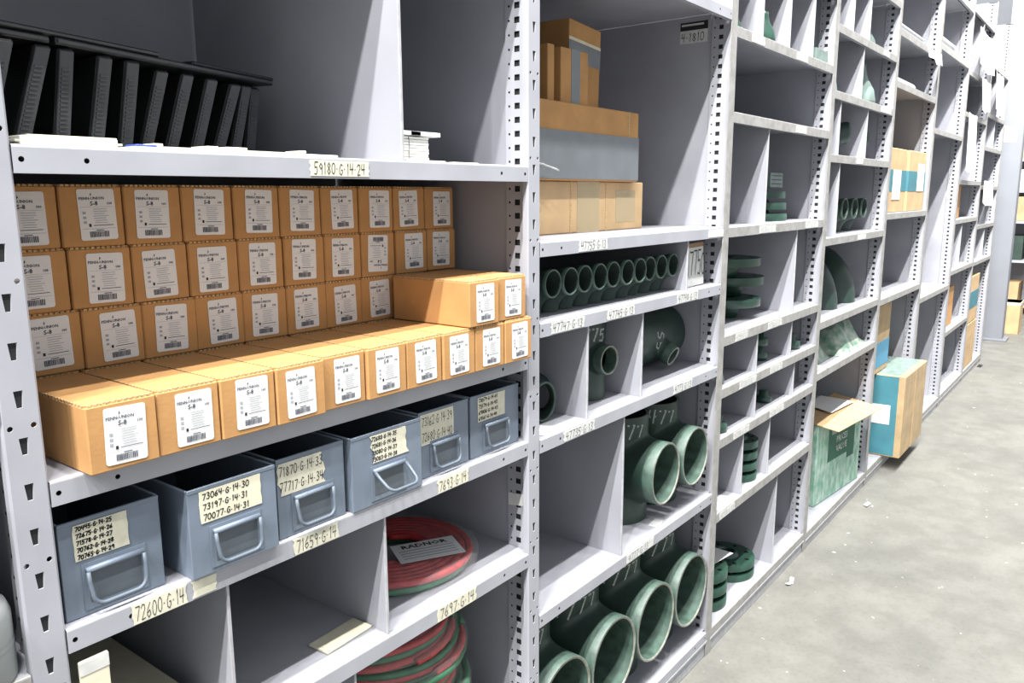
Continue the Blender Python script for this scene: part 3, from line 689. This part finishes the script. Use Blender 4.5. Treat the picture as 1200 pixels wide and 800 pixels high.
def tall_box(x0, x1, y0, dp, h, label, tapes, rz=0, m='card', lean=0):
    r = thing('upright_carton', label, 'carton', (x0, y0, zz+.0006+(.0085 if lean else 0)), rz, 'cartons standing on the grey-taped carton')
    if lean: r.rotation_euler = (0, lean, rz)
    b = MB(); b.cbox((0, 0, 0), (x1-x0, dp, h), M[m], .0015); b.build('body', r)
    for (a0, a1, z0, z1, mm) in tapes:
        b = MB(); b.box((a0, -.0008, z0), (a1, 0, z1), M[mm]); b.build('tape_strip', r)
    return r
tall_box(1.222, 1.336, .15, .045, .12, 'slim brown carton with a grey tape strip standing upright on the pile', [(.042, .078, 0, .12, 'greyt')])
tall_box(1.178, 1.204, .155, .14, .122, 'narrow brown carton, thinnest of those standing on the pile', [])
tall_box(1.12, 1.145, .16, .14, .115, 'dark edge-on carton standing behind the post on the pile', [], m='brick')
tall_box(1.33, 1.488, .205, .12, .198, 'taller tilted carton with grey tape band at the back of the pile', [(0, .158, .105, .15, 'greyt'), (0, .158, .151, .158, 'cream')], .06, lean=.05)
# ------------------------------------------------------------------ flanges and small fittings of bay 3
def flange_mesh(R, t, hub_r, hub_h, bore, nh=8):
    n = 40; b = MB(); holes = [circle2(0, 0, bore, 20)] + [circle2(R*.78*math.cos(2*PI*k/nh), R*.78*math.sin(2*PI*k/nh), R*.085, 8) for k in range(nh)]
    b.plate(circle2(0, 0, R, n), holes, t, M['greenf'], hm=M['dark'])
    b.lathe([(R+.0002, t*.02), (R+.0002, t-.001), (R-.0015, t+.0002)], M['greenf'], n)
    b.lathe([(hub_r, t), (hub_r*.9, t+hub_h*.5), (hub_r*.82, t+hub_h), (bore, t+hub_h), (bore, t)], M['greenf'], 28)
    return b.mesh('disc')
def flange(me, loc, label, group=None, flip=False, rot=None, paint=None):
    r = tag(obj('pipe_flange', me), label, 'pipe flange', group); r.location = loc
    if flip: r.rotation_euler = (PI, 0, 0)
    if rot: r.rotation_euler = rot
    return r
FA = flange_mesh(.115, .026, .05, .04, .03); FB = flange_mesh(.1, .024, .045, .012, .03); FC = flange_mesh(.095, .03, .05, .016, .035); FD = flange_mesh(.072, .024, .04, .012, .025)
z = B3.zs['d']+.0008
flange(FA, (2.225, .16, z+.0665), 'lowest green flange of the neck-down stack in the middle cell', 'green flanges stacked neck down', True)
flange(FA, (2.275, .17, z+.1335), 'middle green flange of the neck-down stack, shifted to the right', 'green flanges stacked neck down', True)
flange(FA, (2.21, .16, z+.2005), 'top green flange of the neck-down stack beside the scuffed post', 'green flanges stacked neck down', True)
z = B3.zs['base']+.0008
for k in range(3):
    flange(FC, (1.99, .115, z+k*.0475), ['bottom green flange of the floor-level stack nearest the scuffed post', 'second green flange up in the floor-level stack nearest the scuffed post', 'top green flange under the white paper at floor level'][k], 'green flanges stacked at floor level')
b = MB(); b.plate([(-.11, -.07), (.1, -.09), (.11, .08), (-.1, .09)], [], .0012, M['paper'], X=Matrix.Translation((2.0, .13, z+.146)) @ Matrix.Rotation(.06, 4, 'Y')); o = b.build('paper_sheet'); tag(o, 'white paper lying on the floor-level flange stack', 'paper')
for k in range(2):
    flange(FB, (2.245, .125, z+k*.0375), ['lower green flange of the short pair beside the floor-level divider', 'upper green flange of the short pair beside the floor-level divider'][k], 'pair of green flanges by the divider')
b = MB(); b.cbox((-.09, -.05, 0), (.09, .05, .003), M['brick'], .0005); o = b.build('cardboard_piece'); o.location = (2.2, .33, z+.0003); o.rotation_euler.z = .3; tag(o, 'dark cardboard piece lying behind the floor-level flanges', 'cardboard')
z = B3.zs['c']+.0008
for k in range(3):
    flange(FB, (2.45+.012*k, .15+.008*k, z+k*.0375), f'{["bottom", "middle", "top"][k]} flange of the dark pile in the cell right of the slanted divider light'.replace('slanted divider light', 'tall divider'), 'dark flange pile')
r = tag(obj('pipe_reducer', None) if False else thing('small_box', 'pale printed carton on the dark flange pile', 'box', (2.43, .1, z+.1128)), 'pale printed carton on the dark flange pile', 'box')
b = MB(); b.cbox((0, 0, 0), (.12, .1, .05), M['pale'], .001); b.build('body', r); b = MB()
for k in range(3): b.box((.01, -.0005, .01+k*.014), (.11, 0, .015+k*.014), M['green'])
b.build('print', r)
RED = MB(); RED.lathe([(.0, 0), (.06, 0), (.06, .012), (.055, .04), (.036, .075), (.03, .1), (.03, .115), (.024, .115), (.024, .09)], M['pale'], 32); RED = RED.mesh('reducer')
REDD = MB(); REDD.lathe([(.0, 0), (.06, 0), (.06, .012), (.055, .04), (.036, .075), (.03, .1), (.03, .115), (.024, .115), (.024, .09)], M['greenf'], 32); REDD = REDD.mesh('reducer')
def red(me, loc, s, label, group='green pipe reducers'):
    o = tag(obj('pipe_reducer', me), label, 'pipe reducer', group); o.location = loc; o.scale = (s,)*3; return o
z = B3.zs['a']+.0008
red(REDD, (1.97, .07, z), .55, 'tiny green fitting in the upper left cell above the scuffed post')
red(REDD, (2.14, .05, z), .75, 'small green fitting in the second upper cell')
b = MB(); b.cbox((0, 0, 0), (.13, .1, .04), M['pale'], .001); o = b.build('grey_carton'); o.location = (2.56, .012, z); tag(o, 'low grey-green carton at the right end of the upper cells', 'carton')
b = MB(); b.cbox((0, 0, 0), (.006, .2, .12), M['brick'], .001, X=Matrix.Rotation(.5, 4, 'X')); o = b.build('cardboard_piece'); o.location = (2.16, .18, z); tag(o, 'brown cardboard leaning in the second upper cell', 'cardboard')
# narrow cells
z = B3.zs['e']+.0008
red(REDD, (1.9, .075, z), .9, 'dark green fitting standing in the left narrow cell')
b = MB(); b.lathe([(0, 0), (.035, 0), (.035, .025), (.02, .027), (.02, .05), (0, .05)], M['greenf'], 20); CAPM = b.mesh('cap')
def cap(loc, label, s=1):
    o = tag(obj('end_fitting', CAPM), label, 'pipe fitting', 'small green pipe caps'); o.location = loc; o.scale = (s,)*3
cap((2.33, .08, z), 'lower small cap in the middle narrow cell'); cap((2.33, .08, z+.0505), 'upper small cap in the middle narrow cell')
cap((2.6, .06, z), 'single small cap in the right narrow cell', 1.1)
z = B3.zs['f']+.0008
cap((1.93, .05, z), 'small cap in the shallow cell at the left post'); cap((2.36, .06, z), 'small light cap at the front of the shallow middle cell', .8)
z = B3.zs['g']+.0008
for k in range(4): flange(FD, (2.205, .09, z+k*.0375), f'{["bottom", "second", "third", "top"][k]} flange of the narrow standing stack above the floor-level cells', 'narrow flange stack')
b = MB(); b.cbox((-.07, -.04, 0), (.06, .05, .002), M['paper'], .0005); o = b.build('paper_sheet'); o.location = (1.94, .06, z); o.rotation_euler.z = .2; tag(o, 'folded white papers at the front of the cell by the scuffed post', 'paper')

# ------------------------------------------------------------------ bay 4
z = B4.zs['a']+.0008; red(RED, (3.42, .1, z), 1.0, 'pale green reducer in the highest cell of the fourth bay')
z = B4.zs['b']+.0008; red(RED, (2.88, .1, z), 1.15, 'pale reducer half hidden behind the fourth post'); red(RED, (3.36, .1, z), 1.45, 'large pale reducer with pointed top in the second cell from above')
z = B4.zs['c']+.0008
elbow(E3, (3.13, .15, z), 'green elbow standing in the left cell of the third row', 'green elbows in the third row', rz=.6)
elbow(E3, (3.5, .17, z), 'green elbow standing in the right cell of the third row', 'green elbows in the third row', rz=.8)
z = B4.zs['d']+.0008
for k in range(4): elbow(E3, (3.06+k*.15, .16, z), ['first', 'second', 'third', 'fourth'][k]+' of four dark elbows standing side by side at mid height', 'four dark elbows')
z = B4.zs['e']+.0008
BIG = elbow_mb(.17, .084, .006)
elbow(BIG, (3.17, .14, z), 'large dark green elbow leaning in the big middle cell', 'large elbows', rz=2.6); elbow(BIG, (3.44, .14, z), 'large green elbow showing its curved back in the big middle cell', 'large elbows', rz=2.6)
def bag(x0, x1, y0, y1, z0, h, label):
    b = MB(); n, m_ = 14, 8; vs = []; rs = random.Random(label)
    for j in range(m_+1):
        for i in range(n+1):
            u, v = i/n, j/m_; e = min(1, 4*u, 4*(1-u))*min(1, 4*v, 4*(1-v)); vs.append((x0+(x1-x0)*u, y0+(y1-y0)*v, z0+h*e*(1+rs.uniform(-.2, .15))+.001))
    fs = [(j*(n+1)+i, j*(n+1)+i+1, (j+1)*(n+1)+i+1, (j+1)*(n+1)+i) for j in range(m_) for i in range(n)]
    b.add(vs, fs, M['bag'], True); b.add([(x0, y0, z0), (x1, y0, z0), (x1, y1, z0), (x0, y1, z0)], [(3, 2, 1, 0)], M['bag'])
    o = b.build('poly_bag'); tag(o, label, 'bag', 'printed poly bags')
z = B4.zs['f']+.0006
bag(2.84, 3.14, .05, .3, z, .1, 'crumpled dark green printed bag left on the low shelf'); bag(3.16, 3.6, .02, .3, z, .12, 'crumpled white and green printed bag on the low shelf')
b = MB(); b.cbox((-.05, -.03, 0), (.05, .03, .004), M['paper'], .001); o = b.build('paper_sheet'); o.location = (2.86, .02+.02, z); o.rotation_euler.z = -.3; tag(o, 'small white paper lying before the dark green bag', 'paper')
z = B4.zs['base']+.0008
r = thing('printed_box', 'speckled green and white box with a dark text block, standing on the floor-level shelf', 'box', (3.04, .06, z), -.1)
b = MB(); b.cbox((0, 0, 0), (.5, .3, .365), M['greenbox'], .003); b.build('body', r)
b = MB(); b.plate([(.12, .17), (.34, .17), (.34, .14), (.42, .14), (.42, .33), (.12, .33)], [], .0008, M['teald'], X=FRONT(0, -.0002, 0))
for x in (.15, .22, .29, .35): b.plate([(x, .288), (x+.055, .288), (x+.055, .312), (x, .312)], [], .0005, M['pale'], X=FRONT(0, -.0009, 0))
for k, tx in enumerate(('PRICES', 'VALUE')): printed(b, tx, M['tapew'], FRONT(.27, -.0014, .243-k*.044), .042)
b.build('printed_panel', r, 'dark green text block')
b = MB(); b.plate([(-.01, 0), (.5, 0), (.54, .24), (.0, .2)], [], .003, M['card2'], X=Matrix.Translation((0, .02, .367)) @ Matrix.Rotation(.1, 4, 'X') @ Matrix.Translation((0, -.11, 0))); b.build('flap', r, 'open cardboard flap')
b = MB(); b.plate([(.18, 0), (.45, .0), (.4, .14), (.2, .12)], [], .0012, M['paper'], X=Matrix.Translation((0, .02, .379)) @ Matrix.Rotation(.1, 4, 'X')); b.build('paper', r)

# ------------------------------------------------------------------ bays 5 to 8
def banded_box(x0, x1, y0, y1, z, h, label, bands, name='banded_carton', m='card2', rz=0., lab=None, group=None, face='all', cat='carton'):
    r = thing(name, label, cat, (x0, y0, z), rz, group); w_, dp = x1-x0, y1-y0
    b = MB(); b.cbox((0, 0, 0), (w_, dp, h), M[m], .003); b.build('body', r)
    for z0, z1, mm in bands:
        b = MB(); b.box((-.001, -.001, z0), (w_+.001, dp+.001, z1), M[mm])
        b.build('band', r)
    if lab:
        b = MB()
        for a in lab:
            if a[0] == 'F': b.plate([(a[1], a[3]), (a[2], a[3]), (a[2], a[4]), (a[1], a[4])], [], .0008, M[a[5]], X=FRONT(0, -.0012, 0))
            else: b.plate([(a[1], a[3]), (a[2], a[3]), (a[2], a[4]), (a[1], a[4])], [], .0008, M[a[5]], X=LEFT(-.0012, 0, 0))
        b.build('sticker', r)
    return r
z = B5.zs['c']+.0008
banded_box(3.72, 4.08, .02, .4, z, .3, 'left one of two tan cartons with a teal band at eye level', [(.1, .2, 'teal')], lab=[('F', .1, .26, .06, .2, 'paper')], group='tan cartons with teal bands')
banded_box(4.11, 4.5, .012, .4, z, .3, 'right one of two tan cartons with a teal band at eye level', [(.1, .2, 'teal')], lab=[('F', .2, .36, .1, .24, 'paper')], group='tan cartons with teal bands')
z = B5.zs['base']+.0008
r = thing('jutting_box', 'large tan and teal box jutting out of the floor-level shelf into the aisle', 'box', (3.95, -.085, z))
b = MB(); b.cbox((0, 0, 0), (.52, .46, .425), M['card3'], .004); b.build('body', r)
b = MB(); b.plate([(-.46, .008), (-.03, .008), (-.03, .42), (-.46, .42)], [], .001, M['teal'], X=LEFT(-.0002, 0, 0)); b.plate([(0, .03), (.5, .03), (.5, .45), (0, .45)], [], .001, M['bluefl'] if False else M['pale'], X=Matrix.Translation((.01, 0, .4252))); b.build('teal_print', r, 'teal printed side')
b = MB(); b.plate([(-.3, .17), (-.06, .17), (-.06, .27), (-.3, .27)], [], .0012, M['paper'], X=LEFT(-.0013, 0, 0)); b.plate([(-.22, .19), (-.2, .19), (-.2, .21), (-.22, .21)], [], .0015, M['ink'], X=LEFT(-.0016, 0, 0)); b.build('shipping_label', r, 'white shipping label')
b = MB(); b.box((.25, -.0012, 0), (.262, 0, .425), M['kraft']); b.build('seam', r)
banded_box(3.8, 4.15, .05, .4, z+.4275, .35, 'tan and sky-blue carton standing on the jutting box', [(.03, .16, 'bluefl')], m='card3')
# hanging papers, far cartons
def sheet(x0, x1, y, z0, z1, label, m='paper', tilt=.0):
    b = MB(); n = 5
    vs = []; rs = random.Random(label)
    for i in range(n+1):
        dy = rs.uniform(-.012, .012); vs += [(x0+(x1-x0)*i/n, y+dy*.3, z1-rs.uniform(0, .015)), (x0+(x1-x0)*i/n, y-.012+dy, z0+rs.uniform(0, .03))]
    fs = [(2*i, 2*i+1, 2*i+3, 2*i+2) for i in range(n)]
    k = len(vs); vs += [(x, yy+.0012, zz_) for x, yy, zz_ in vs]; fs += [tuple(j+k for j in f[::-1]) for f in fs]
    b.add(vs, fs, M[m]); o = b.build('hanging_paper'); o.location.y = -.016; tag(o, label, 'paper', 'white papers on the far shelves'); return o
def flat_papers(x0, x1, y0, y1, z, h, label):
    b = MB(); rs = random.Random(label)
    for k in range(4):
        d = rs.uniform(-.015, .015); b.cbox((x0+d, y0+abs(d), z+k*h/4), (x1+d, y1, z+(k+.9)*h/4), M['paper'], .0005)
    o = b.build('paper_pile'); tag(o, label, 'papers', 'white papers on the far shelves')
flat_papers(3.72, 4.2, .01, .2, B5.zs['a']+.0008, .03, 'messy white papers lying on the high shelf above the teal-banded cartons'); flat_papers(3.75, 4.1, .01, .2, B5.zs['b']+.0008, .022, 'papers spilling over the shelf just above eye level')
sheet(4.15, 4.5, -.004, 2.03, 2.112, 'white paper hanging from the high shelf lip')
banded_box(4.68, 4.98, .15, .45, B6.zs['a']+.0008, .26, 'brown carton high up in the sixth bay', [], 'plain_carton', 'brick'); flat_papers(4.62, 5.1, .01, .13, B6.zs['a']+.0008, .05, 'thick white paper pile before the high brown carton')
sheet(5.51, 5.8, -.004, 1.51, 1.9, 'large white sheets hanging in the seventh bay'); sheet(6.42, 6.85, -.004, 1.3, 1.49, 'crumpled white sheets hanging near the column'); sheet(5.85, 6.3, -.004, 1.92, 2.15, 'white sheets hanging high in the seventh bay'); sheet(6.45, 6.9, -.004, 1.97, 2.25, 'white sheets hanging highest, next to the column'); sheet(5.6, 6.3, -.004, 2.17, 2.42, 'white sheets stuck above the seventh bay')
banded_box(5.62, 5.92, .05, .4, B7.zs['d']+.0008, .24, 'brown carton at mid height in the seventh bay', [], 'plain_carton', 'card'); banded_box(5.56, 5.95, .04, .4, B7.zs['f']+.0008, .27, 'orange-brown carton low in the seventh bay', [], 'plain_carton', 'card')
banded_box(6.46, 6.9, .012, .4, B8.zs['base']+.35, .36, 'tan carton with teal band low beside the column', [(.11, .24, 'teal')], m='card2'); banded_box(6.44, 6.92, .01, .42, B8.zs['base']+.0008, .345, 'tan carton at floor level beside the column', [], 'plain_carton', 'card2')
# left bay canister
r = thing('grey_canister', 'grey rounded canister at the lower left edge of the picture', 'canister', (-.0705, .034, .8856))
b = MB(); b.lathe([(0, 0), (.046, 0), (.048, .004), (.048, .074), (.044, .086), (.032, .093), (0, .095)], M['grey'], 32); b.build('body', r)
b = MB(); b.lathe([(.0485, .04), (.0485, .046)], M['grey'], 32); b.build('ridge', r)

r = thing('shade_block', 'unseen dark block added at the extreme left to shade the shelf panel', 'carton', (-.525, -.02, .886))  # out-of-view block added to keep light off the panel beside the post
b = MB(); b.cbox((0, 0, 0), (.4, .4, .275), M['black'], .003); b.build('body', r); b = MB(); b.box((.19, -.0006, 0), (.21, 0, .275), M['greyt']); b.build('tape_strip', r)
# ------------------------------------------------------------------ column and far rack
r = thing('column', 'tall pale grey steel column standing at the end of the shelving', 'column', (8.5, 0, 0))
b = MB(); b.cbox((0, -.02, 0), (.16, .175, 4.2), M['col'], .006); b.build('shaft', r)
b = MB(); b.cbox((-.04, -.06, 0), (.2, .21, .02), M['col'], .003); b.build('base_plate', r)
b = MB(); b.plate([(-.13, 1.86), (-.03, 1.86), (-.03, 2.0), (-.13, 2.0)], [], .001, M['paper'], X=LEFT(-.0005, 0, 0)); b.build('notice', r, 'white paper notice')
r = thing('far_rack', 'distant shelving rack of boxes beyond the column at the right edge', 'shelving', (10.6, -1.4, 0))
for x in (0, .6):
    for y in (0, .95, 1.9): b = MB(); b.box((x, y, 0), (x+.04, y+.04, 2.9), M['steel']); b.build('post', r)
fz = (.08, .6, 1.05, 1.4, 1.75, 2.1, 2.5)
for z in fz: b = MB(); b.box((.0, .04, z), (.6, 1.9, z+.03), M['steel']); b.build('shelf', r)
b = MB(); b.box((.64, 0, 0), (.645, 1.94, 2.9), M['panel']); b.build('back_panel', r)
rs = random.Random(5)
nmz = ['floor-level', 'knee-high', 'waist-high', 'chest-high', 'eye-level', 'high', 'highest']
for j, z in enumerate(fz):
    for q, y in enumerate((.98, 1.42)):
        h = rs.uniform(.18, .28); banded_box(10.62, 11.1, -1.4+y+.06, -1.4+y+.42, z+.031, h, f'{["nearer", "farther"][q]} distant {"carton" if (j+q) % 3 else "pale box"} on the {nmz[j]} shelf past the column', [], 'distant_carton', ['card3', 'card2', 'tapew', 'green', 'card2'][(j*2+q) % 5], group='cartons on the distant rack')
banded_box(9.0, 9.3, -.1, .16, .0, .32, 'tan carton on the floor just behind the column', [(.29, .32, 'cream')], 'floor_carton', 'card2')

# ------------------------------------------------------------------ small papers on the shelves of the second bay
def slip(x, y, z, w_, d, rz, label, m='paper'):
    b = MB(); b.plate([(-w_/2, -d/2), (w_/2, -d/2*.8), (w_/2*.9, d/2), (-w_/2, d/2*.9)], [], .0014, M[m]); o = b.build('paper_slip'); o.location = (x, y, z+.0006); o.rotation_euler.z = rz; tag(o, label, 'paper')
slip(1.515, .03, B2.zs['d'], .05, .028, .1, 'small paper slip lying before the nearer medium tee'); slip(.99, .03, B2.zs['c'], .07, .04, .3, 'crumpled white slip at the shelf edge beside the perforated post')
b = MB(); b.tube([(.945+.09*k/8, .118-.003*math.sin(k), 1.447-.0018*k*k/8) for k in range(9)], .0022, M['tapew'], 6); o = b.build('plastic_strip'); tag(o, 'thin white plastic strip sticking out between the cartons beside the post', 'strip'); o.location = (.13, .0, .018)
# ------------------------------------------------------------------ scraps on the floor
def scrap(x, y, pts, label, m='paper', h=.006):
    b = MB(); b.plate(pts, [], .0008, M[m]); me = b.mesh('scrap')
    for v in me.vertices: v.co.z += h*abs(math.sin(v.co.x*60))
    o = obj('paper_scrap', me); o.location = (x, y, .0008); tag(o, label, 'scrap')
scrap(2.44, -.048, [(-.03, -.004), (0, -.01), (.04, .0), (.035, .012), (.0, .004), (-.028, .01)], 'white twisted paper scrap on the concrete floor, nearest the camera')
scrap(3.388, -.075, [(-.03, -.008), (.02, -.012), (.035, .004), (-.01, .012)], 'small white paper scrap on the floor before the green box')
scrap(7.1, -.03, [(-.06, -.012), (.05, -.015), (.06, .015), (-.05, .018)], 'small dark scrap on the floor far down the aisle', 'black', .01)
